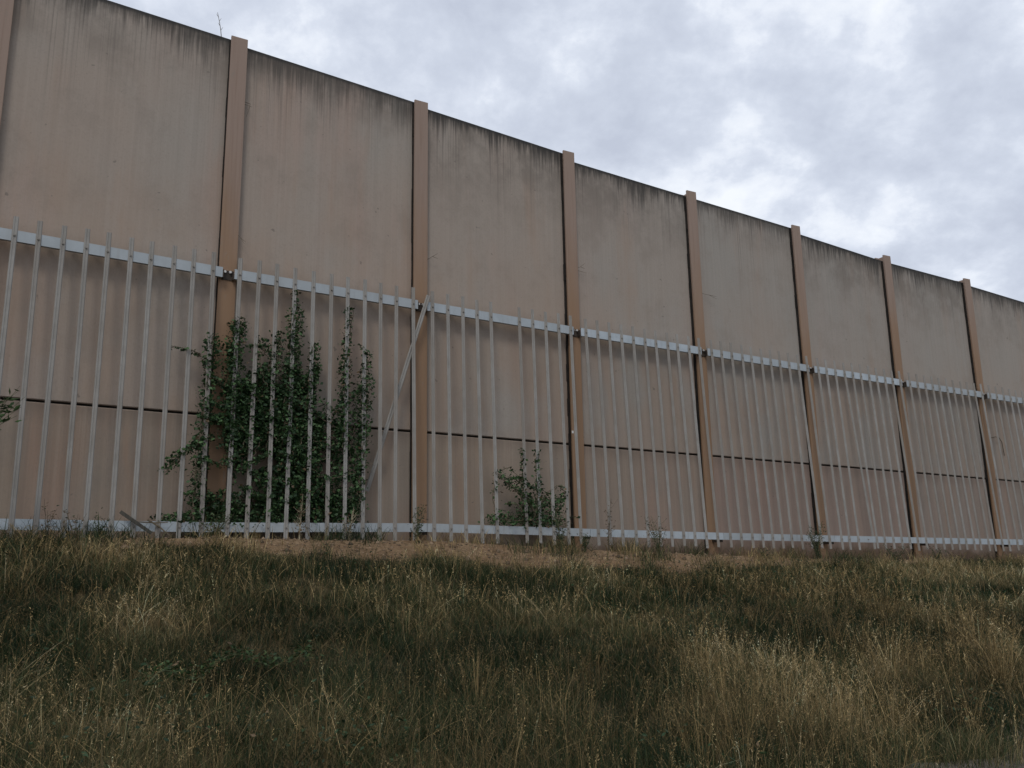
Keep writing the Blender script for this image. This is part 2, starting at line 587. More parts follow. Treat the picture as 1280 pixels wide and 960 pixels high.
# ------------------------------------------------------------------ noise barrier wall
PTOP = [2.63, 2.56, 2.515, 2.479, 2.406, 2.334, 2.27, 2.195, 2.111, 2.05, 1.97, 1.89, 1.8, 1.71]     # posts -3 .. 10, in bays above eye
LTOP = [2.60, 2.55, 2.508, 2.455, 2.388, 2.290, 2.238, 2.153, 2.070, 2.010, 1.92, 1.84, 1.75]         # panel tops, near end
RTOP = [2.56, 2.515, 2.473, 2.406, 2.328, 2.240, 2.182, 2.070, 2.021, 1.93, 1.85, 1.76, 1.67]         # panel tops, far end
PANEL_RANGE = list(range(-3, 10))


def zjoint(u):
    return BAY * (0.54523215 - 0.02738789 * u - 0.00101017 * u * u)


wall = empty('noise_barrier', W(2, 0, ground_wall(2)), 'tall weathered brownish concrete barrier wall of big panels between brown posts', 'wall')
PW = 0.24 / BAY
for k in range(-3, 11):
    zt = PTOP[k + 3] * BAY
    zb = ground_wall(k) - 0.6
    mb = MB()
    mb.wbox(k, k + PW, -0.035, 0.0, zb, zt, zb, zt)                    # front flange
    mb.wbox(k + PW * 0.44, k + PW * 0.56, -0.225, -0.036, zb, zt - 0.002)
    mb.wbox(k, k + PW, -0.26, -0.226, zb, zt)
    mb.build('post', M_POST, wall)


def panel(k, za, zb, zc, zd, material, origin_top):
    """one precast panel with chamfered face: za, zb bottom at near/far end; zc, zd top"""
    ua, ub = k + PW * 0.60, k + 1 + PW * 0.40
    i = k
    h = HEAD[i]

    def q(u, o, z):
        d = (u - i) * BAY
        return Vector((NODE[i][0] + d * math.cos(h) + o * math.sin(h), NODE[i][1] + d * math.sin(h) - o * math.cos(h), z + EYE))
    c = 0.012
    du = c / BAY
    P = [(ua, -0.08 - c, za), (ub, -0.08 - c, zb), (ub, -0.08 - c, zd), (ua, -0.08 - c, zc),
         (ua + du, -0.08, za + c), (ub - du, -0.08, zb + c), (ub - du, -0.08, zd - c), (ua + du, -0.08, zc - c),
         (ua, -0.2, za), (ub, -0.2, zb), (ub, -0.2, zd), (ua, -0.2, zc)]
    Fs = [(4, 5, 6, 7), (0, 1, 5, 4), (1, 2, 6, 5), (2, 3, 7, 6), (3, 0, 4, 7), (8, 11, 10, 9), (0, 8, 9, 1), (1, 9, 10, 2), (2, 10, 11, 3), (3, 11, 8, 0)]
    loc = wall.location
    o = mesh_obj('panel', [q(*p) - loc for p in P], Fs, material, wall)
    uvl = o.data.uv_layers.new(name='panel')
    for lp in o.data.loops:
        u, _, z = P[lp.vertex_index]
        f = (u - ua) / (ub - ua)
        uvl.data[lp.index].uv = (u * BAY, (zc + (zd - zc) * f) - z)
    return o


for n, k in enumerate(PANEL_RANGE):
    ja, jb = zjoint(k + 0.04), zjoint(k + 1.04)
    o = panel(k, ja + 0.016, jb + 0.016, LTOP[n] * BAY, RTOP[n] * BAY, M_UP, None)
    o.color = (0.0, (0.0, 0.0, 0.0, 0.05, 0.1, 0.3, 0.5, 0.55, 0.55, 0.5, 0.5, 0.5, 0.5)[n], 0, 1)
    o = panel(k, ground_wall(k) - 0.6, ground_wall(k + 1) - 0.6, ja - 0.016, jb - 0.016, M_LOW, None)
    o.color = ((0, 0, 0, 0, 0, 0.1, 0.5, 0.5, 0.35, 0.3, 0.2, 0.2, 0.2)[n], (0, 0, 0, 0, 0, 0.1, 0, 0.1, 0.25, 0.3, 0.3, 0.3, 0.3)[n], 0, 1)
    mb = MB()                                                            # dark packer strip deep in the joint
    mb.wbox(k + PW * 0.7, k + 1 + PW * 0.3, -0.17, -0.13, ja - 0.0155, ja + 0.0155, jb - 0.0155, jb + 0.0155)
    mb.build('dark_joint_strip', M_JOINT, wall)
for k in range(-2, 10):                                                  # near-black strip added as the shadow gap at the near side of each post
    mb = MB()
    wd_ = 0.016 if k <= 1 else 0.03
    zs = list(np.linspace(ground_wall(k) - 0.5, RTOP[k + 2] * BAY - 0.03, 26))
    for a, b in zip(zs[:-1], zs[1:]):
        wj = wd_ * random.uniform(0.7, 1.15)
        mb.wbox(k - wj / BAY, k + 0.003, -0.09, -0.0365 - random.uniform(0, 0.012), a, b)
    mb.build('dark_joint_strip', M_JOINT, wall)
mb = MB()
mb.wbox(1.9975, 2.0095, 0.0005, 0.006, 1.645, 1.69)
o = mb.build('label_plate', M_PLATE, wall)
tag(o, 'small white plate fixed to the post')

# ------------------------------------------------------------------ palisade fence
TRU = [-4, -2, -1, 0, 1, 2, 3, 4, 5, 6, 7, 8, 13]
TRZ = [4.0, 3.84, 3.765, 3.665, 3.582, 3.485, 3.402, 3.295, 3.2, 3.1, 2.99, 2.88, 2.35]
BRZ = [0.38, 0.27, 0.18, 0.095, 0.055, -0.07, -0.185, -0.29, -0.39, -0.488, -0.59, -0.69, -1.2]
ztr = lambda u: float(np.interp(u, TRU, TRZ))
zbr = lambda u: float(np.interp(u, TRU, BRZ))
OT, OB = 0.095, 0.29                 # front of the top and bottom rails, metres out from the posts


def fence_off(u, z):
    a, b = zbr(u), ztr(u)
    return OB + (OT - OB) * (z - a) / (b - a)


fence = empty('palisade_fence', W(2, 0.3, ground_wall(2)), 'long grey galvanised palisade fence of upright pales in front of the concrete wall', 'fence')


def rail(ua, ub, zf, off, hgt, gap):
    mb = MB()
    za, zb = zf(ua), zf(ub)
    hh = hgt / 2
    mb.wbox(ua, ub, off - 0.005, off, za - hh, za + hh, zb - hh, zb + hh)
    mb.wbox(ua, ub, off - 0.055, off - 0.0055, za + hh - 0.005, za + hh - 0.0005, zb + hh - 0.005, zb + hh - 0.0005)
    mb.wbox(ua, ub, off - 0.055, off - 0.0055, za - hh + 0.0005, za - hh + 0.005, zb - hh + 0.0005, zb - hh + 0.005)
    return mb.build('rail', M_RAIL, fence)


for k in range(-3, 10):
    rail(k + 0.066, k + 1.012, ztr, OT, 0.146, 0)
    rail(k + 0.0425, k + 1.0395, zbr, OB, 0.128, 0)

# brackets that carry the rail ends on the posts
for k in range(-2, 10):
    z = ztr(k + 0.04)
    mb = MB()
    mb.wbox(k + 0.013, k + 0.065, 0.001, 0.012, z - 0.08, z + 0.06)
    mb.wbox(k + 0.0145, k + 0.0185, 0.0125, 0.088, z - 0.07, z + 0.05)
    mb.wbox(k + 0.0595, k + 0.0635, 0.0125, 0.088, z - 0.085, z + 0.035)
    br = mb.build('bracket', M_DARK, fence)
    for uu in (0.026, 0.050):
        b = MB()
        p, p2 = W(k + uu, 0.0125, z + 0.035), W(k + uu, 0.04, z + 0.035)
        b.tube([p, p2], 0.02, 0.02, 6)
        o = b.build('bolt', M_BOLT, br)
        o.location = -fence.location                                       # bracket sits at the fence origin
        o.matrix_parent_inverse = Matrix.Identity(4)
    zb_ = zbr(k + 0.04)
    mb = MB()
    mb.wbox(k + 0.03, k + 0.05, 0.001, 0.23, zb_ - 0.11, zb_ + 0.02)
    mb.wbox(k + 0.012, k + 0.068, 0.2305, 0.2345, zb_ - 0.06, zb_ + 0.055)
    mb.build('bracket', M_DARK, fence)

# one pale profile (W section, 1 m long, scaled to length)
prof = [(-0.031, 0.0), (-0.023, 0.012), (-0.011, 0.012), (-0.005, 0.006), (0.005, 0.006), (0.011, 0.012), (0.023, 0.012), (0.031, 0.0)]
fr = [Vector((x, -y, 0)) for x, y in prof]
bk = [Vector((x * 0.97, -y + 0.004, 0)) for x, y in prof]
np_ = len(prof)
PVs = [*fr, *bk] + [v + Vector((0, 0, 1)) for v in (*fr, *bk)]
n2_ = 2 * np_
PF = []
for a in range(np_ - 1):
    PF.append((a, a + 1, n2_ + a + 1, n2_ + a))
    PF.append((np_ + a + 1, np_ + a, n2_ + np_ + a, n2_ + np_ + a + 1))
    PF.append((a, np_ + a, np_ + a + 1, a + 1))
    PF.append((n2_ + a, n2_ + a + 1, n2_ + np_ + a + 1, n2_ + np_ + a))
PF.append((0, n2_, n2_ + np_, np_))
PF.append((np_ - 1, np_ + np_ - 1, n2_ + 2 * np_ - 1, n2_ + np_ - 1))
pale_me = bpy.data.meshes.new('pale')
pale_me.from_pydata(PVs, [], PF)
pale_me.materials.append(M_PALE)


def pale_matrix(pb, pt, h, yaw=0.0, width=1.0):
    d = pt - pb
    L = d.length
    zax = d.normalized()
    out = Vector((math.sin(h + yaw), -math.cos(h + yaw), 0))
    xax = zax.cross(out).normalized() * -1
    yax = zax.cross(xax)
    if yax.dot(out) > 0:
        yax, xax = -yax, -xax
    Mx = Matrix((xax * width, yax, zax * L)).transposed().to_4x4()
    Mx.translation = pb
    return Mx


def add_pale(ut, zt, ot, ub, zb, ob, parent, yaw=0.0):
    i = math.floor(ut)
    Mx = pale_matrix(W(ub, ob, zb), W(ut, ot, zt), HEAD[i], yaw)
    o = bpy.data.objects.new('pale', pale_me)
    link(o, parent)
    if parent is not None:
        Mx.translation = Mx.translation - parent.location
    o.matrix_basis = Mx
    return o


BOLTS = []
for k in range(-3, 10):
    for j in range(11):
        if k == 1 and j == 5:
            continue                                                     # the pale that came off
        f0 = 0.100
        pit = 0.0893
        if k == -1:
            f0, pit = 0.081, 0.0890
        if k == 0:
            f0, pit = 0.088, 0.0893
        u = k + f0 + pit * j + random.uniform(-.004, .004)
        ub = u + random.uniform(-.006, .006) + (-0.018 if k in (0, 1) else (-0.01 if k == 2 else 0))
        zt = ztr(u) + 0.262 + random.uniform(-.012, .012)
        zb = zbr(ub) - 0.205 + random.uniform(-.02, .02)
        ot, ob = fence_off(u, zt), fence_off(ub, zb)
        if -2 < k < 8:
            BOLTS += [(u, ztr(u)), (ub, zbr(ub))]
        if k == 4 and j == 3:                                            # bent aside at its foot
            ub = 4.437
            ob -= 0.02
        if k == 4 and j == 4:
            ub = 4.462
        o = add_pale(u, zt, ot + 0.004, ub, zb, ob + 0.004, fence, random.uniform(-.12, .12))
        if k == 4 and j == 3:
            tag(o, 'pale knocked sideways at its foot')

Mx = pale_matrix(W(0.7475, 0.06, 0.6), W(1.069, 0.125, 3.745), HEAD[0], 0.0, 1.15)
lo = bpy.data.objects.new('loose_pale', pale_me.copy())
link(lo)
lo.matrix_basis = Mx
mb = MB()                                                                # bolt heads through pales and rails
for uu, zc_ in BOLTS:
    f_ = fence_off(uu, zc_)
    mb.tube([W(uu, f_ + 0.008, zc_), W(uu, f_ + 0.03, zc_)], 0.013, 0.011, 6)
bo_ = mb.build('bolts', M_PALE, fence)
tag(bo_, kind='stuff')
tag(lo, 'loose grey pale leaning diagonally against the wall, its top across a brown post', 'fence pale')

# ------------------------------------------------------------------ leaves and climbers


def leaf_mesh(name, P, size, material, tint, parent, aspect=0.8, up=None, droop=0.3):
    """P: n x 3 centres; each leaf a folded kite of 4 triangles, pointing down and out a little"""
    n = len(P)
    a = rng.uniform(0, 2 * np.pi, n)
    d = np.stack([np.cos(a), np.sin(a), rng.uniform(-0.9, 0.7, n) - droop], -1)
    d /= np.linalg.norm(d, axis=1)[:, None]
    r = rng.normal(size=(n, 3))
    s = np.cross(d, r)
    s /= np.linalg.norm(s, axis=1)[:, None]
    nn = np.cross(d, s)
    L = size[:, None]
    b = P - d * L * 0.5
    tip = P + d * L * 0.55 - nn * L * 0.08
    mid = P - d * L * 0.03 + nn * L * 0.06
    l = P - d * L * 0.08 + s * L * 0.5 * aspect - nn * L * 0.07
    rr = P - d * L * 0.08 - s * L * 0.5 * aspect - nn * L * 0.07
    V = np.stack([b, l, tip, rr, mid], 1).reshape(-1, 3)
    k = np.arange(n)[:, None] * 5
    T = np.concatenate([k + np.array([[0, 4, 1]]), k + np.array([[1, 4, 2]]), k + np.array([[2, 4, 3]]), k + np.array([[3, 4, 0]])])
    if parent is not None:
        V = V - np.array(parent.location)
    return np_mesh(name, V, T, material, np.repeat(tint, 5, 0), parent)


def greens(n, dark=(0.014, 0.034, 0.014), light=(0.075, 0.14, 0.05), dead=0.03):
    f = rng.random(n)[:, None] ** 1.6
    c = np.array(dark) * (1 - f) + np.array(light) * f
    k = rng.random(n) < dead
    c[k] = np.array((0.13, 0.09, 0.05)) * rng.uniform(0.6, 1.2, (k.sum(), 1))
    return c


def stroke(pts, n, w, wo=0.05):
    """random points along a polyline given in (u, z); w = half width in metres"""
    P = np.array(pts, float)
    seg = np.hypot(np.diff(P[:, 0]) * BAY, np.diff(P[:, 1]))
    cum = np.concatenate([[0], np.cumsum(seg)])
    t = rng.uniform(0, cum[-1], n)
    u = np.interp(t, cum, P[:, 0]) + rng.normal(0, w, n) / BAY
    z = np.interp(t, cum, P[:, 1]) + rng.normal(0, w * 0.6, n)
    f = np.array([fence_off(a, b) for a, b in zip(u, z)])
    return np.stack([u, z, np.maximum(f - 0.02 + rng.normal(0, wo, n), -0.02)], -1)


def blob(cu, cz, ru, rz, n, thick=(0.0, 0.1)):
    a = rng.uniform(0, 2 * np.pi, n)
    r = np.sqrt(rng.random(n))
    # ragged outline
    lump = 1 + 0.22 * np.sin(3 * a + cu * 9) + 0.15 * np.sin(7 * a + cz * 5) + 0.1 * np.sin(13 * a)
    u = cu + ru * r * lump * np.cos(a) / BAY
    z = cz + rz * r * lump * np.sin(a)
    f = np.array([fence_off(x, y) for x, y in zip(u, z)])
    o = rng.uniform(0, 1, n) * (f - 0.01) + np.where(rng.random(n) < 0.24, rng.uniform(0, thick[1], n), 0)
    return np.stack([u, z, o], -1)


VINE_A = [
    ( [(-0.013, 2.709), (-0.026, 2.134), (-0.041, 1.465), (-0.057, 0.924), (-0.062, 0.191)] , 900, 0.07),
    ( [(0.099, 2.982), (0.082, 2.508), (0.076, 1.82), (0.077, 1.153)] , 1400, 0.08),
    ( [(0.19, 2.658), (0.187, 2.189)] , 60, 0.05),
    ( [(0.146, 2.621), (0.243, 2.651)] , 40, 0.02),
    ( [(0.279, 2.867), (0.274, 2.447), (0.255, 2.089)] , 250, 0.05),
    ( [(0.363, 3.553), (0.365, 3.205)] , 60, 0.03),
    ( [(0.365, 3.205), (0.354, 2.59), (0.338, 2.109), (0.327, 1.409)] , 1100, 0.07),
    ( [(0.459, 2.744), (0.453, 2.256), (0.44, 1.776)] , 350, 0.05),
    ( [(0.633, 3.373), (0.621, 2.797)] , 130, 0.04),
    ( [(0.621, 2.797), (0.61, 2.173), (0.603, 1.568), (0.595, 1.211)] , 600, 0.06),
    ( [(0.726, 2.703), (0.718, 2.324)] , 110, 0.05),
    ( [(0.718, 2.324), (0.70, 1.224), (0.675, 0.633), (0.665, 0.172)] , 1150, 0.07),
    ( [(-0.195, 0.809), (-0.144, 1.022), (-0.071, 1.19), (-0.015, 1.306)] , 260, 0.05),
    ( [(-0.191, 2.501), (-0.124, 2.489), (-0.054, 2.386), (-0.026, 2.134)] , 70, 0.02),
    ( [(-0.026, 2.134), (0.021, 2.055), (0.075, 1.91)] , 120, 0.04),
    ( [(-0.042, 1.542), (0.027, 1.565), (0.08, 1.54)] , 300, 0.07),
    ( [(0.486, 1.904), (0.546, 1.773), (0.598, 1.687)] , 70, 0.04),
    ( [(0.676, 2.814), (0.722, 2.702)] , 14, 0.02),
]
VINE_A_MASS = [
    (0.239, 1.738, 0.522, 0.486, 3400),
    (0.379, 1.59, 0.396, 0.730, 3200),
    (0.376, 0.824, 0.414, 0.569, 2200),
    (0.116, 1.49, 0.180, 0.621, 1300),
    (0.234, 0.291, 0.729, 0.217, 2800),
    (0.60, 0.344, 0.34, 0.230, 900),
    (0.5, 0.401, 0.351, 0.294, 1000),
    (0.61, 1.217, 0.3, 0.575, 700),
    (-0.089, 0.212, 0.342, 0.093, 500),
    (0.006, 0.378, 0.243, 0.231, 600),
]
VINE_B = [
    ( [(1.614, 1.323), (1.615, 0.795)] , 60, 0.025),
    ( [(1.615, 0.795), (1.617, 0.085)] , 150, 0.05),
    ( [(1.712, 1.334), (1.712, 0.8)] , 80, 0.03),
    ( [(1.712, 0.8), (1.713, 0.081)] , 180, 0.05),
    ( [(1.452, 0.916), (1.543, 0.714), (1.63, 0.535), (1.696, 0.276)] , 230, 0.05),
    ( [(1.525, 0.816), (1.595, 0.833), (1.668, 0.666)] , 140, 0.03),
    ( [(1.882, 0.646), (1.828, 0.38), (1.775, 0.079)] , 160, 0.06),
    ( [(1.441, 0.786), (1.443, 0.278)] , 25, 0.04),
    ( [(1.398, 0.179), (1.837, 0.077)] , 260, 0.08),
]
VINE_B_MASS = [
    (1.739, 0.34, 0.45, 0.3, 520),
    (1.633, 0.174, 0.780, 0.115, 400),
]


def climber(name, strands, mass, label, extra_stems):
    t = empty(name, W(strands[0][0][-1][0], 0.3, strands[0][0][-1][1] - 0.3), label, 'vine')
    pts = [stroke(p, int(n * 1.6), w * 0.85) for p, n, w in strands]
    pts += [blob(*b[:4], int(b[4] * (2.1 if b[1] > 0.45 else 1.2)), (0.0, 0.10)) for b in mass]
    A = np.concatenate(pts)
    A = A[A[:, 1] > -0.3]
    P = Warr(A[:, 0], A[:, 2], A[:, 1])
    n = len(P)
    size = 0.018 + 0.055 * rng.random(n) ** 1.6
    f = leaf_mesh('foliage', P, size, M_LEAF, greens(n), t, 0.72)
    tag(f, kind='stuff')
    for p, nn, w in strands:
        for rep in range(1 if nn < 200 else 2):
            mb = MB()
            q = []
            jit = random.uniform(-.02, .02)
            for k in range(len(p) * 5 - 4):
                x = k / 5
                a = int(min(x, len(p) - 2))
                g = x - a
                u = p[a][0] * (1 - g) + p[a + 1][0] * g + jit + 0.006 * math.sin(k * 1.9 + rep * 2)
                z = p[a][1] * (1 - g) + p[a + 1][1] * g
                q.append(W(u, fence_off(u, z) + 0.02 * math.sin(k * 1.3 + rep), z))
            mb.tube(q, 0.004, 0.007, 5)
            mb.build('stem', M_STEM, t)
    for p in extra_stems:
        mb = MB()
        mb.tube([W(a, b, c) for a, b, c in p], 0.009, 0.005, 5)
        mb.build('stem', M_STEM, t)
    return t


def gw(u, off):
    p = W(u, off, 0)
    return gz(p.x, p.y) - EYE


for _ in range(26):                                                     # tangled cross shoots
    a_, z_ = random.uniform(0.06, 0.42), random.uniform(0.5, 2.2)
    q_ = [(a_, z_)]
    dr_ = random.choice((-1, 1)) * random.uniform(0.25, 1.0)
    for rep_ in range(3):
        a_ += dr_ * 0.05
        z_ += random.uniform(-0.12, 0.26)
        q_.append((a_, z_))
    VINE_A.append((q_, random.randint(60, 170), random.uniform(0.03, 0.06)))
for q_ in ([(0.45, 1.75), (0.52, 1.62), (0.6, 1.5)], [(0.46, 1.3), (0.54, 1.22), (0.62, 1.35)], [(0.44, 0.9), (0.53, 0.75), (0.66, 0.85)], [(0.6, 1.9), (0.66, 2.0), (0.71, 2.2)], [(-0.04, 1.0), (0.04, 0.92), (0.1, 1.05)], [(-0.03, 1.8), (0.02, 1.72), (0.09, 1.8)]):
    VINE_A.append((q_, 110, 0.05))
for q_ in ([(1.66, 0.2), (1.6, 0.75), (1.52, 1.0), (1.47, 0.95)], [(1.7, 0.2), (1.78, 0.6), (1.86, 0.72), (1.9, 0.6)], [(1.68, 0.15), (1.74, 0.5), (1.80, 0.45)], [(1.64, 0.1), (1.56, 0.4), (1.5, 0.42)]):
    VINE_B.append((q_, 34, 0.03))
climber('climbing_vine', VINE_A, VINE_A_MASS, 'large dark green climbing vine covering the fence beside the brown post near the left',
        [[(u, 0.2, gw(u, 0.2) - 0.05), (u + 0.02, 0.16, 0.6), (u - 0.02, 0.18, 1.2), (u + 0.03, 0.14, 1.8)] for u in (0.08, 0.17, 0.26, 0.33, 0.4, 0.66)])
climber('climbing_vine', VINE_B, VINE_B_MASS, 'small bushy vine low on the fence, left of the post with the white plate',
        [[(u, 0.22, gw(u, 0.2) - 0.05), (u + 0.01, 0.2, 0.2), (u - 0.02, 0.2, 0.6)] for u in (1.62, 1.71)])


# ------------------------------------------------------------------ grass
def blades(name, P, h, w_, az, lean, bend, col, nseg, material, tipc=None):
    n = len(P)
    d = np.stack([np.cos(az), np.sin(az), np.zeros(n)], -1)
    fa = az + np.pi / 2 + rng.normal(0, 0.9, n)
    s = np.stack([np.cos(fa), np.sin(fa), np.zeros(n)], -1)
    rings, tints = [], []
    for k in range(nseg):
        t = k / nseg
        c = P + d * (h * (lean * t + bend * t * t))[:, None] + np.array([0, 0, 1.0]) * (h * (t - 0.45 * bend * t * t))[:, None]
        ww = (w_ * (1 - 0.55 * t) * 0.5)[:, None]
        rings += [c - s * ww, c + s * ww]
        tints += [col, col]
    c = P + d * (h * (lean + bend))[:, None] + np.array([0, 0, 1.0]) * (h * (1 - 0.45 * bend))[:, None]
    rings.append(c)
    tints.append(col if tipc is None else tipc)
    m_ = 2 * nseg + 1
    V = np.stack(rings, 1).reshape(-1, 3)
    C = np.stack(tints, 1).reshape(-1, 3)
    b = np.arange(n)[:, None] * m_
    T = []
    for k in range(nseg - 1):
        q = 2 * k
        T += [b + np.array([[q, q + 1, q + 3]]), b + np.array([[q, q + 3, q + 2]])]
    q = 2 * (nseg - 1)
    T.append(b + np.array([[q, q + 1, q + 2]]))
    return np_mesh(name, V, np.concatenate(T), material, C), c, d


def scatter(n, omin, omax, umin=-2.2, umax=8.6, near=1.0):
    """points on the bank, denser towards the camera"""
    u = rng.uniform(umin, umax, n * 3)
    o = rng.uniform(omin, omax, n * 3)
    P = Warr(u, o, np.zeros_like(u))
    dist = np.hypot(P[:, 0], P[:, 1])
    ang = np.arctan2(P[:, 0], P[:, 1])
    keep = (rng.random(len(u)) < np.clip((6.5 / dist) ** near, 0, 1)) & (np.abs(ang) < 0.86) & (dist > 2.2)
    P, u, o = P[keep][:n], u[keep][:n], o[keep][:n]
    P[:, 2] = height(P[:, 0], P[:, 1])
    return P, u, o



def grass_colors(u, o, P, n, base):
    pal = np.array(base['pal'])
    f = fbm(P[:, 0], P[:, 1], 0.9, 3)
    x = (f - 0.5) * 1.8 + 0.42 + rng.normal(0, 0.27, n) + base.get('shift', 0)
    x = np.clip(x, 0, 0.999) * (len(pal) - 1)
    i = x.astype(int)
    g = (x - i)[:, None]
    c = pal[i] * (1 - g) + pal[np.minimum(i + 1, len(pal) - 1)] * g
    return np.minimum(c * rng.uniform(0.55, 1.45, (n, 1)), 0.6)


def straw_field(u, o):
    s = np.zeros_like(u)
    for cu, co, ru, ro, a in ((0.95, 6.7, 0.5, 1.3, 0.85), (1.75, 6.9, 0.4, 1.2, 0.85), (0.35, 7.2, 0.3, 0.7, 0.6), (-0.9, 3.0, 0.2, 0.6, 0.35), (2.6, 5.6, 0.4, 1.2, 0.5), (-0.3, 5.4, 0.2, 0.5, 0.2)):
        s = np.maximum(s, a * np.exp(-((u - cu) / ru) ** 2 - ((o - co) / ro) ** 2))
    return s * (0.1 + 1.0 * sstep(0.38, 0.6, fbm(u * 3 + 5, o, 1.5, 2)))


def bare(P, u, o, soft=0.25):
    """True where blades may stand"""
    e = earth_edge(u) + 1.3 * (fbm(P[:, 0], P[:, 1], 1.1) - 0.5)
    k = rng.random(len(u)) < sstep(-0.15, soft + 0.2, o - e - 0.1)
    pe = 8.12 + 0.35 * np.sin(u * 3.1) + 0.22 * np.sin(u * 9.7 + 1)
    k &= rng.random(len(u)) < 1 - sstep(-0.5, 0.55, o - pe)
    hole = fbm(P[:, 0] + 40, P[:, 1], 1.25, 2)
    k &= rng.random(len(u)) < 0.5 + 0.5 * sstep(0.28, 0.45, hole)
    return k


GREEN = [(0.011, 0.024, 0.008), (0.021, 0.040, 0.013), (0.046, 0.067, 0.023), (0.076, 0.086, 0.034), (0.13, 0.11, 0.053), (0.22, 0.17, 0.088)]
STRAW = [(0.11, 0.078, 0.033), (0.20, 0.142, 0.062), (0.33, 0.235, 0.105), (0.46, 0.345, 0.17), (0.57, 0.465, 0.28)]

def clumped(P, u, o, n_cl, frac, sig):
    """gather a share of the points into tussocks; returns points, lean azimuth (outwards) and distance from the tussock"""
    n = len(P)
    ci = rng.integers(0, n, n_cl)
    g = rng.random(n) < frac
    who = ci[rng.integers(0, n_cl, n)]
    sg = sig * rng.uniform(0.5, 1.5, n)
    dx, dy = rng.normal(0, 1, n) * sg, rng.normal(0, 1, n) * sg
    P = P.copy()
    P[g, 0] = P[who[g], 0] + dx[g]
    P[g, 1] = P[who[g], 1] + dy[g]
    P[:, 2] = height(P[:, 0], P[:, 1])
    u, o = to_wall(P[:, 0], P[:, 1])
    az = np.where(g, np.arctan2(dy, dx) + rng.normal(0, 0.5, n), rng.uniform(0, 2 * np.pi, n))
    return P, u, o, az, who, g


# living grass, mostly in tussocks
P, u, o = scatter(800000, 0.4, 8.9, near=1.2)
P, u, o, az, who, g = clumped(P, u, o, 7000, 0.45, 0.05)
k = bare(P, u, o)
P, u, o, az, who, g = P[k], u[k], o[k], az[k], who[k], g[k]
n = len(P)
vig = rng.uniform(0.5, 1.35, 2000003)[who % 2000003]               # each tussock has its own vigour and colour
hh = rng.uniform(0.09, 0.28, n) * np.where(g, vig, 0.75) * (0.55 + 0.7 * fbm(P[:, 0], P[:, 1], 0.8)) * (0.7 + 0.3 * sstep(0.8, 2.5, o))
dist = np.hypot(P[:, 0], P[:, 1])
wd = rng.uniform(0.0022, 0.0047, n) * np.clip(dist / 7, 0.8, 2.2)
col = grass_colors(u, o, P, n, {'pal': GREEN, 'shift': np.where(g, rng.normal(-0.12, 0.22, 2000003)[who % 2000003], -0.2)})
o1, _, _ = blades('grass', P, hh, wd, az, rng.uniform(0.0, 0.6, n) ** 1.2, rng.uniform(0.02, 0.7, n), col, 2, M_GRASS)
tag(o1, kind='stuff')

# dead thatch, bent over and tangled
P, u, o = scatter(150000, 0.4, 8.6, near=1.3)
sf = straw_field(u, o)
k = bare(P, u, o) & (rng.random(len(u)) < 0.16 + 0.1 * (u < 0.2) + 0.3 * sf)
P, u, o, sf = P[k], u[k], o[k], sf[k]
n = len(P)
hh = rng.uniform(0.10, 0.32, n) * (0.7 + 0.3 * sstep(0.8, 2.5, o))
P[:, 2] += rng.uniform(0, 0.12, n) * rng.random(n)
dist = np.hypot(P[:, 0], P[:, 1])
wd = rng.uniform(0.0022, 0.0046, n) * np.clip(dist / 7, 0.8, 2.0)
az = rng.uniform(0, 2 * np.pi, n)
o2, _, _ = blades('dead_grass', P, hh, wd, az, rng.uniform(0.1, 1.3, n), rng.uniform(0.1, 0.8, n), grass_colors(u, o, P, n, {'pal': STRAW, 'shift': -0.3}), 3, M_GRASS)
tag(o2, kind='stuff')


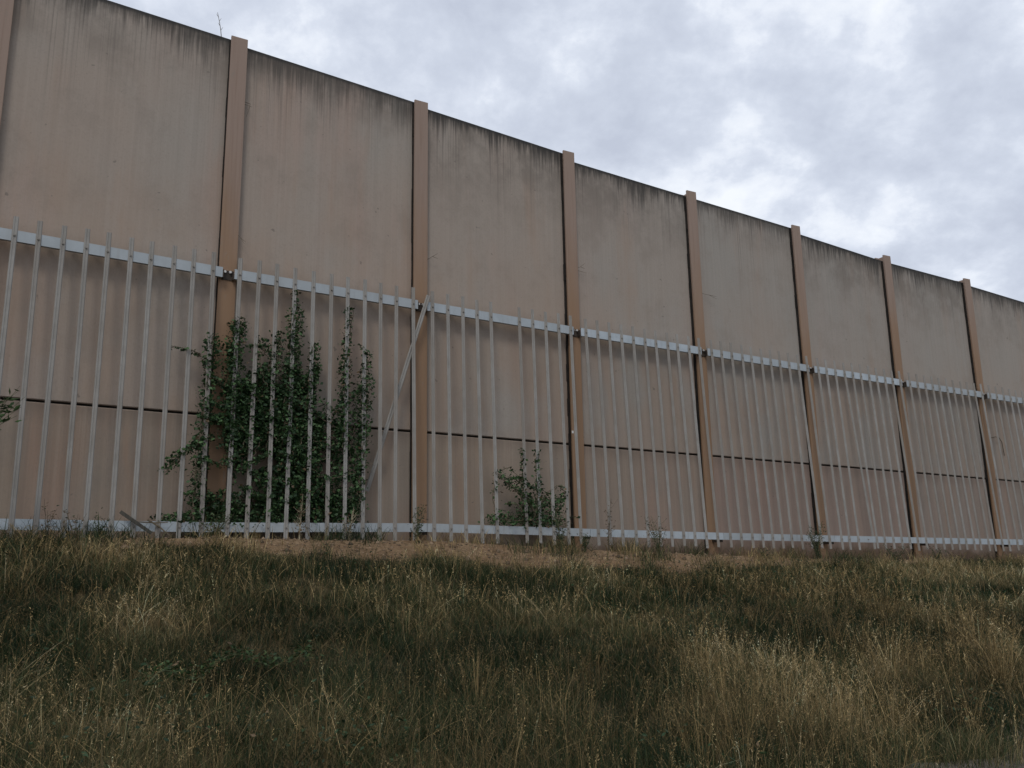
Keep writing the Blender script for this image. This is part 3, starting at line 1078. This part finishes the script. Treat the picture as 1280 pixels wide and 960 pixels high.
# tall flowering stalks with open panicles
def stalks(name, P, u, o, sf, hmin, hmax, wmin, wmax, shift, leanmax, az=None):
    n = len(P)
    hh = rng.uniform(hmin, hmax, n) * (0.8 + 0.35 * sf) * (0.7 + 0.3 * sstep(0.8, 2.5, o))
    dist = np.hypot(P[:, 0], P[:, 1])
    wd = rng.uniform(wmin, wmax, n) * np.clip(dist / 7, 0.8, 2.0)
    if az is None:
        az = rng.uniform(0, 2 * np.pi, n)
    col = grass_colors(u, o, P, n, {'pal': STRAW, 'shift': shift})
    ob, tip, d = blades(name, P, hh, wd, az, rng.uniform(0.0, leanmax, n) * rng.random(n), rng.uniform(0.02, 0.6, n) ** 1.5, col, 4, M_GRASS)
    tag(ob, kind='stuff')
    # panicle: short spikelets set along the last stretch of each stalk
    m_ = 7
    base = P[:, None, :]
    x = np.linspace(0.72, 1.03, m_)[None, :, None] + rng.uniform(-.02, .02, (n, m_, 1))
    ax = tip[:, None, :] - base
    C = base + ax * x + rng.normal(0, 0.004, (n, m_, 3))
    C = C.reshape(-1, 3)
    r = rng.normal(size=(n * m_, 3)) * 0.55 + np.array([0, 0, 0.8]) + np.repeat(d, m_, 0) * 0.5
    r /= np.linalg.norm(r, axis=1)[:, None]
    s = np.cross(r, rng.normal(size=r.shape))
    s /= np.linalg.norm(s, axis=1)[:, None]
    sc = np.repeat(np.clip(dist / 7, 0.8, 1.6), m_)
    L = (rng.uniform(0.012, 0.03, n * m_) * sc)[:, None]
    ww = (rng.uniform(0.0012, 0.0026, n * m_) * sc)[:, None]
    V = np.stack([C, C + r * L * 0.5 + s * ww, C + r * L, C + r * L * 0.5 - s * ww], 1).reshape(-1, 3)
    kk = np.arange(n * m_)[:, None] * 4
    T = np.concatenate([kk + np.array([[0, 1, 2]]), kk + np.array([[0, 2, 3]])])
    hc = np.repeat(col * rng.uniform(0.8, 1.25, (n, 1)), m_, 0)
    o4 = np_mesh('seed_heads', V, T, M_GRASS, np.repeat(hc, 4, 0))
    tag(o4, kind='stuff')


P, u, o = scatter(90000, 0.6, 8.5, near=1.2)
sf = straw_field(u, o)
k = bare(P, u, o) & (rng.random(len(u)) < 0.17 + 0.2 * sstep(0.45, 0.7, fbm(P[:, 0], P[:, 1], 0.6)) + 0.35 * sf)
stalks('flowering_grass', P[k], u[k], o[k], sf[k], 0.22, 0.46, 0.0018, 0.003, -0.1, 0.35)
# coarse straw clumps, thickest at the right
P, u, o = scatter(20000, 1.6, 8.3, near=1.0)
sf = straw_field(u, o)
k = rng.random(len(u)) < 0.025 + 0.8 * sf
P, u, o = P[k], u[k], o[k]
P, u, o, az, who, g = clumped(P, u, o, max(12, len(P) // 40), 0.85, 0.06)
sf = straw_field(u, o)
k = bare(P, u, o)
stalks('straw_clumps', P[k], u[k], o[k], sf[k], 0.38, 0.62, 0.0026, 0.0044, -0.02, 0.45, az[k])

# dark broadleaf herbs low between the tussocks
P, u, o = scatter(60000, 1.5, 8.4, near=1.0)
f = fbm(P[:, 0] + 90, P[:, 1] + 20, 0.8, 2)
pat = np.zeros_like(u)
for cu, co, ru, ro in ((0.0, 6.2, 0.12, 0.5), (-0.42, 5.6, 0.15, 0.4), (1.5, 7.6, 0.2, 0.5), (2.6, 2.6, 0.4, 0.5)):
    pat = np.maximum(pat, np.exp(-((u - cu) / ru) ** 2 - ((o - co) / ro) ** 2))
k = (rng.random(len(u)) < 0.25 * sstep(0.62, 0.75, f) + 0.7 * pat) & (o < 7.7)
P = P[k]
P[:, 2] += rng.uniform(0.03, 0.22, len(P))
o7 = leaf_mesh('ground_herbs', P, rng.uniform(0.02, 0.05, len(P)), M_LEAF, greens(len(P), (0.012, 0.028, 0.012), (0.04, 0.075, 0.03), 0.02), None, 0.5, None, -0.1)
tag(o7, kind='stuff')

# thin growth on the bare strip and along the bottom rail
P, u, o = scatter(60000, 0.15, 2.4, near=0.5)
tuft = fbm(P[:, 0], P[:, 1], 2.4, 2)
k = (rng.random(len(u)) < (0.05 + 0.9 * sstep(0.56, 0.7, tuft) + 0.55 * (u < -0.3) + 0.15 * ((u > 3.2) & (o > 0.5))) * 0.8)
P, u, o = P[k], u[k], o[k]
n = len(P)
hh = rng.uniform(0.06, 0.34, n)
az = rng.uniform(0, 2 * np.pi, n)
o5, _, _ = blades('sparse_grass', P, hh, rng.uniform(0.003, 0.007, n) * 1.4, az, rng.uniform(0, 0.5, n), rng.uniform(0, 0.8, n), grass_colors(u, o, P, n, {'pal': GREEN + STRAW[1:4], 'shift': -0.05}), 3, M_GRASS)
tag(o5, kind='stuff')

# dry stems and leaf litter strewn on the bare strip
P, u, o = scatter(6000, 0.2, 2.0, near=0.4)
k = (o < earth_edge(u) + 0.3) & (fbm(P[:, 0], P[:, 1], 1.8, 2) > 0.42)
P, u, o = P[k], u[k], o[k]
n = len(P)
P[:, 2] += 0.01
a = rng.uniform(0, 2 * np.pi, n)
d = np.stack([np.cos(a), np.sin(a), rng.uniform(0.0, 0.25, n)], -1)
L = rng.uniform(0.04, 0.22, n)[:, None]
s_ = np.stack([-np.sin(a), np.cos(a), np.zeros(n)], -1) * rng.uniform(0.002, 0.006, n)[:, None]
V = np.stack([P - s_, P + s_, P + d * L + s_ * 0.5, P + d * L - s_ * 0.5], 1).reshape(-1, 3)
kk = np.arange(n)[:, None] * 4
T = np.concatenate([kk + np.array([[0, 1, 2]]), kk + np.array([[0, 2, 3]])])
o8 = np_mesh('litter', V, T, M_GRASS, np.repeat(grass_colors(u, o, P, n, {'pal': [(0.05, 0.035, 0.02)] + STRAW[:4], 'shift': -0.1}), 4, 0))
tag(o8, kind='stuff')

# clods and small stones on the bare strip
P, u, o = scatter(7000, 0.25, 2.3, near=0.3)
k = o < earth_edge(u) + 0.2
P = P[k]
n = len(P)
r = rng.uniform(0.008, 0.03, n) * (1 + 1.6 * (rng.random(n) < 0.07))
octa = np.array([(1, 0, 0), (0, 1, 0), (-1, 0, 0), (0, -1, 0), (0, 0, .7), (0, 0, -.7)])
Vc = (P[:, None, :] + octa[None] * r[:, None, None] * rng.uniform(0.6, 1.3, (n, 6, 1)))
kk = np.arange(n)[:, None] * 6
Tc = np.concatenate([kk + np.array([t_]) for t_ in ((0, 1, 4), (1, 2, 4), (2, 3, 4), (3, 0, 4), (1, 0, 5), (2, 1, 5), (3, 2, 5), (0, 3, 5))])
cc_ = np.array((0.22, 0.155, 0.1)) * rng.uniform(0.35, 1.6, (n, 1))
o6 = np_mesh('earth_clods', Vc.reshape(-1, 3), Tc, M_GRASS, np.repeat(cc_, 6, 0))
tag(o6, kind='stuff')




def weed(u, off, h, spread, n_st, n_leaf, label, leafy=True, dead=0.1, dark=(0.018, 0.03, 0.014), light=(0.055, 0.075, 0.035), name='weed_plant', cat='weed', lsize=(0.02, 0.05), smat=None):
    base = W(u, off, 0)
    base.z = gz(base.x, base.y) - 0.02
    t = empty(name, base, label, cat)
    leaves = []
    mb = MB()
    for s in range(n_st):
        a = random.uniform(0, 2 * math.pi)
        hh_ = h * random.uniform(0.6, 1.0)
        sp = spread * random.uniform(0.3, 1.0)
        pts = []
        for k in range(6):
            x = k / 5
            pts.append(base + Vector((math.cos(a) * sp * x ** 1.4 + random.uniform(-.01, .01), math.sin(a) * sp * x ** 1.4, hh_ * x)))
        mb.tube(pts, 0.006, 0.002, 4)
        for b in range(3):
            x = random.uniform(0.35, 0.9)
            p0 = pts[int(x * 5)]
            a2 = a + random.uniform(-2, 2)
            p1 = p0 + Vector((math.cos(a2), math.sin(a2), random.uniform(0.5, 1.4))) * hh_ * 0.16
            mb.tube([p0, (p0 + p1) / 2 + Vector((0, 0, -.01)), p1], 0.003, 0.0015, 3)
            leaves.append(p1)
        for _ in range(n_leaf // n_st):
            x = random.uniform(0.12, 1.0)
            i = min(4, int(x * 5))
            g = x * 5 - i
            p = pts[i].lerp(pts[i + 1], g)
            leaves.append(p + Vector((random.gauss(0, 1), random.gauss(0, 1), random.gauss(0, .7))) * (0.018 + 0.12 * spread))
    mb.build('stem', smat or M_STEMG, t)
    if leafy:
        P = np.array([tuple(p) for p in leaves])
        f = leaf_mesh('foliage', P, rng.uniform(*lsize, len(P)), M_LEAF, greens(len(P), dark, light, dead), t, 0.4, None, -0.1)
        tag(f, kind='stuff')
    return t


weed(0.936, 0.62, 0.62, 0.16, 7, 260, 'bushy dark weed below the post with the leaning loose pale')
weed(1.763, 0.66, 0.74, 0.17, 7, 300, 'tall leafy weed standing in front of the small vine', dead=0.25)
weed(1.90, 0.72, 0.36, 0.14, 6, 160, 'low pale green weed right beside the tall one in front of the small vine', light=(0.10, 0.13, 0.07))
weed(2.12, 0.45, 1.15, 0.10, 3, 70, 'tall thin dry weed in front of the fence just right of the white plate post', dead=0.8, smat=M_STEM)
weed(2.40, 0.75, 0.72, 0.34, 10, 260, 'wide brownish weed at the edge of the bare earth right of the white plate post', dead=0.5)
weed(3.26, 0.62, 0.20, 0.16, 6, 120, 'low green weed on the bare earth in the middle of the right half')
weed(3.72, 0.65, 0.80, 0.22, 10, 420, 'tallest bushy green weed in front of the right part of the fence')
weed(4.40, 0.85, 0.40, 0.30, 9, 240, 'broad low green weed to the right of the tallest bushy one')
weed(4.90, 0.70, 0.35, 0.2, 7, 200, 'small dark weed at the foot of the fence on the far right')
weed(-0.615, 0.42, 0.52, 0.12, 4, 40, 'thin dark dry weed in front of the bottom rail at the far left', dead=0.7, smat=M_STEM)
weed(-0.52, 0.40, 0.36, 0.14, 5, 40, 'small twiggy weed between the far left weed and the plank', dead=0.6, smat=M_STEM)
weed(-0.43, 0.40, 0.34, 0.10, 5, 90, 'short green weed against the bottom rail just left of the dark plank')
weed(0.02, 0.36, 0.40, 0.35, 8, 260, 'pale green leafy weed over the bottom rail at the left foot of the large vine', light=(0.09, 0.12, 0.05))
weed(0.385, 0.42, 0.74, 0.09, 4, 130, 'dry straw coloured weed with a brown flower head in front of the large vine', dead=0.9, smat=M_DRY)
weed(0.62, 0.42, 0.50, 0.16, 7, 130, 'dry grassy weed at the right foot of the large vine', dead=0.5, smat=M_DRY)

# dead tendrils left hanging on the wall beside the posts


def tendril(pts, label):
    mb = MB()
    for q in pts:
        mb.tube([W(*p) for p in q], 0.0045, 0.002, 4)
    o = mb.build('dry_tendril', M_STEM, None, False, W(*pts[0][0]))
    tag(o, label, 'dead twig', 'dead tendrils beside the posts')
    return o


tendril([[(0.079, -0.03, 6.42), (0.105, 0.02, 6.38), (0.1, 0.02, 6.28), (0.088, 0.0, 6.16)], [(0.079, -0.03, 6.38), (0.112, 0.03, 6.33)]], 'dry twig high up beside the post above the large vine')
tendril([[(0.078, -0.03, 4.31), (0.09, 0.0, 4.25), (0.108, 0.03, 4.16)], [(0.09, 0.0, 4.25), (0.115, 0.02, 4.19)]], 'short dry twig just above the top rail beside the post above the large vine')
tendril([[(1.078, -0.03, 4.40), (1.11, 0.0, 4.47), (1.138, 0.02, 4.53)], [(1.11, 0.0, 4.47), (1.14, 0.02, 4.44)]], 'dry twig on the wall above the leaning loose pale')
tendril([[(2.078, -0.03, 4.72), (2.10, 0.0, 4.75), (2.13, 0.02, 4.83)], [(2.078, -0.03, 4.68), (2.14, 0.02, 4.64)], [(2.1, 0.0, 4.75), (2.13, 0.01, 4.72)]], 'forked dry twig above the rail on the post with the white plate')
tendril([[(3.082, -0.03, 4.64), (3.14, 0.0, 4.62), (3.20, 0.02, 4.55)], [(3.14, 0.0, 4.62), (3.2, 0.02, 4.60)]], 'dry twig on the wall by the post right of the white plate post')

# withered stalk standing up from the top edge of the wall
mb = MB()
mb.tube([W(-0.041, -0.14, 7.44), W(-0.046, -0.14, 7.56), W(-0.055, -0.14, 7.70), W(-0.066, -0.14, 7.84)], 0.008, 0.004, 4)
for x in range(4):
    p = W(-0.046 - 0.005 * x, -0.14, 7.56 + 0.07 * x)
    mb.tube([p, p + Vector((0.03 * (-1) ** x, 0.0, 0.05))], 0.004, 0.002, 3)
o = mb.build('withered_stalk', M_STEM, None, False, W(-0.041, -0.14, 7.42))
tag(o, 'thin withered stalk sticking up from the top of the wall against the sky', 'dead twig')

# old plank stuck against the bottom rail
a, b = W(-0.355, 0.32, 0.30), W(-0.235, 0.42, 0.03)
d = (b - a).normalized()
sx = d.cross(Vector((0.3, -0.9, 0.2))).normalized()
sy = d.cross(sx)
mb = MB()
q8 = []
for p, k in ((a, 1.0), (b, 0.92)):
    for s1_, s2_ in ((-1, -1), (1, -1), (1, 1), (-1, 1)):
        q8.append(p + sx * 0.021 * s1_ * k + sy * 0.012 * s2_)
mb.hexa(q8)
o = mb.build('plank', M_WOOD, None, False, b)
tag(o, 'dark weathered plank leaning askew across the bottom rail', 'plank')
mb = MB()
mb.tube([W(-0.25, 0.33, 0.20), W(-0.20, 0.36, 0.10), W(-0.16, 0.42, -0.02)], 0.012, 0.008, 5)
mb.tube([W(-0.29, 0.33, 0.175), W(-0.22, 0.335, 0.16), W(-0.17, 0.33, 0.165)], 0.009, 0.006, 5)
o = mb.build('dead_branch', M_STEM, None, False, W(-0.16, 0.42, -0.02))
tag(o, 'thin dead branch lying against the bottom rail right of the plank', 'branch')

# bent twig hooked on the last panel at the right
mb = MB()
mb.tube([W(6.11, -0.05, 2.05), W(6.15, 0.0, 2.075), W(6.195, 0.0, 2.06), W(6.235, -0.02, 1.95), W(6.27, -0.06, 1.62)], 0.010, 0.008, 5)
o = mb.build('bent_twig', M_STEM, None, False, W(6.11, -0.05, 2.05))
tag(o, 'bent dark twig hooked on the wall at the right edge', 'dead twig')

# leafy sapling at the left edge
sb = W(-0.93, 0.95, 0)
sb.z = gz(sb.x, sb.y) - 0.03
sap = empty('sapling', sb, 'leafy green sapling reaching in at the left edge in front of the fence', 'sapling')
tr = [sb, sb + Vector((0.0, -0.02, 0.7)), sb + Vector((0.05, -0.03, 1.3)), sb + Vector((0.02, -0.05, 2.1))]
mb = MB()
mb.tube(tr, 0.02, 0.006, 6)
mb.build('trunk', M_STEM, sap)
tips = [W(-0.745, 0.93, 1.70), W(-0.725, 0.93, 1.58), W(-0.735, 0.93, 1.46), W(-0.745, 0.93, 1.36), W(-0.75, 0.93, 1.64), W(-0.76, 0.9, 1.52), W(-0.765, 0.95, 1.45), W(-0.765, 0.95, 1.58), W(-0.84, 0.93, 1.75), W(-0.95, 0.8, 1.9), W(-1.0, 1.0, 1.5), W(-0.93, 1.05, 2.1), W(-0.98, 1.2, 1.2)]
LP_, dirs = [], []
for k, tp in enumerate(tips):
    r0 = tr[1].lerp(tr[2], 0.2 + 0.1 * k)
    md_ = r0.lerp(tp, 0.5) + Vector((0, 0, 0.06))
    mb = MB()
    mb.tube([r0, md_, tp], 0.006, 0.002, 4)
    mb.build('branch', M_STEMG, sap)
    for s in range(15):
        x = s / 15
        p = (r0.lerp(md_, x * 2) if x < .5 else md_.lerp(tp, x * 2 - 1))
        LP_.append(p + Vector((random.uniform(-.05, .05), random.uniform(-.05, .05), random.uniform(-.05, .04))))
P = np.array([tuple(p) for p in LP_])
f = leaf_mesh('foliage', P, rng.uniform(0.07, 0.12, len(P)), M_LEAF, greens(len(P), (0.02, 0.045, 0.015), (0.07, 0.12, 0.04), 0.0), sap, 0.36, None, 0.1)
tag(f, kind='stuff')

# long green bramble runner lying in the grass at the lower left
rp = [(-0.40, 5.15), (-0.33, 4.9), (-0.24, 4.72), (-0.14, 4.66), (-0.05, 4.72), (0.03, 4.9)]
pts = []
for k in range(26):
    x = k / 25 * (len(rp) - 1)
    i = min(int(x), len(rp) - 2)
    g_ = x - i
    u_, o_ = rp[i][0] * (1 - g_) + rp[i + 1][0] * g_, rp[i][1] * (1 - g_) + rp[i + 1][1] * g_
    p = W(u_, o_, 0)
    p.z = gz(p.x, p.y) + 0.19 + 0.05 * math.sin(k * 0.6)
    pts.append(p)
rt = empty('bramble_runner', pts[0], 'long dark green runner lying over the grass at the lower left', 'bramble')
mb = MB()
mb.tube(pts, 0.007, 0.004, 5)
mb.build('stem', M_STEMG, rt)
P = np.array([tuple(pts[int(random.random() * 25)] + Vector((random.gauss(0, .045), random.gauss(0, .045), random.gauss(0.02, .03)))) for _ in range(520)])
f = leaf_mesh('foliage', P, rng.uniform(0.025, 0.05, len(P)), M_LEAF, greens(len(P), (0.016, 0.036, 0.012), (0.05, 0.085, 0.026), 0.03), rt, 0.5, None, 0.0)
tag(f, kind='stuff')
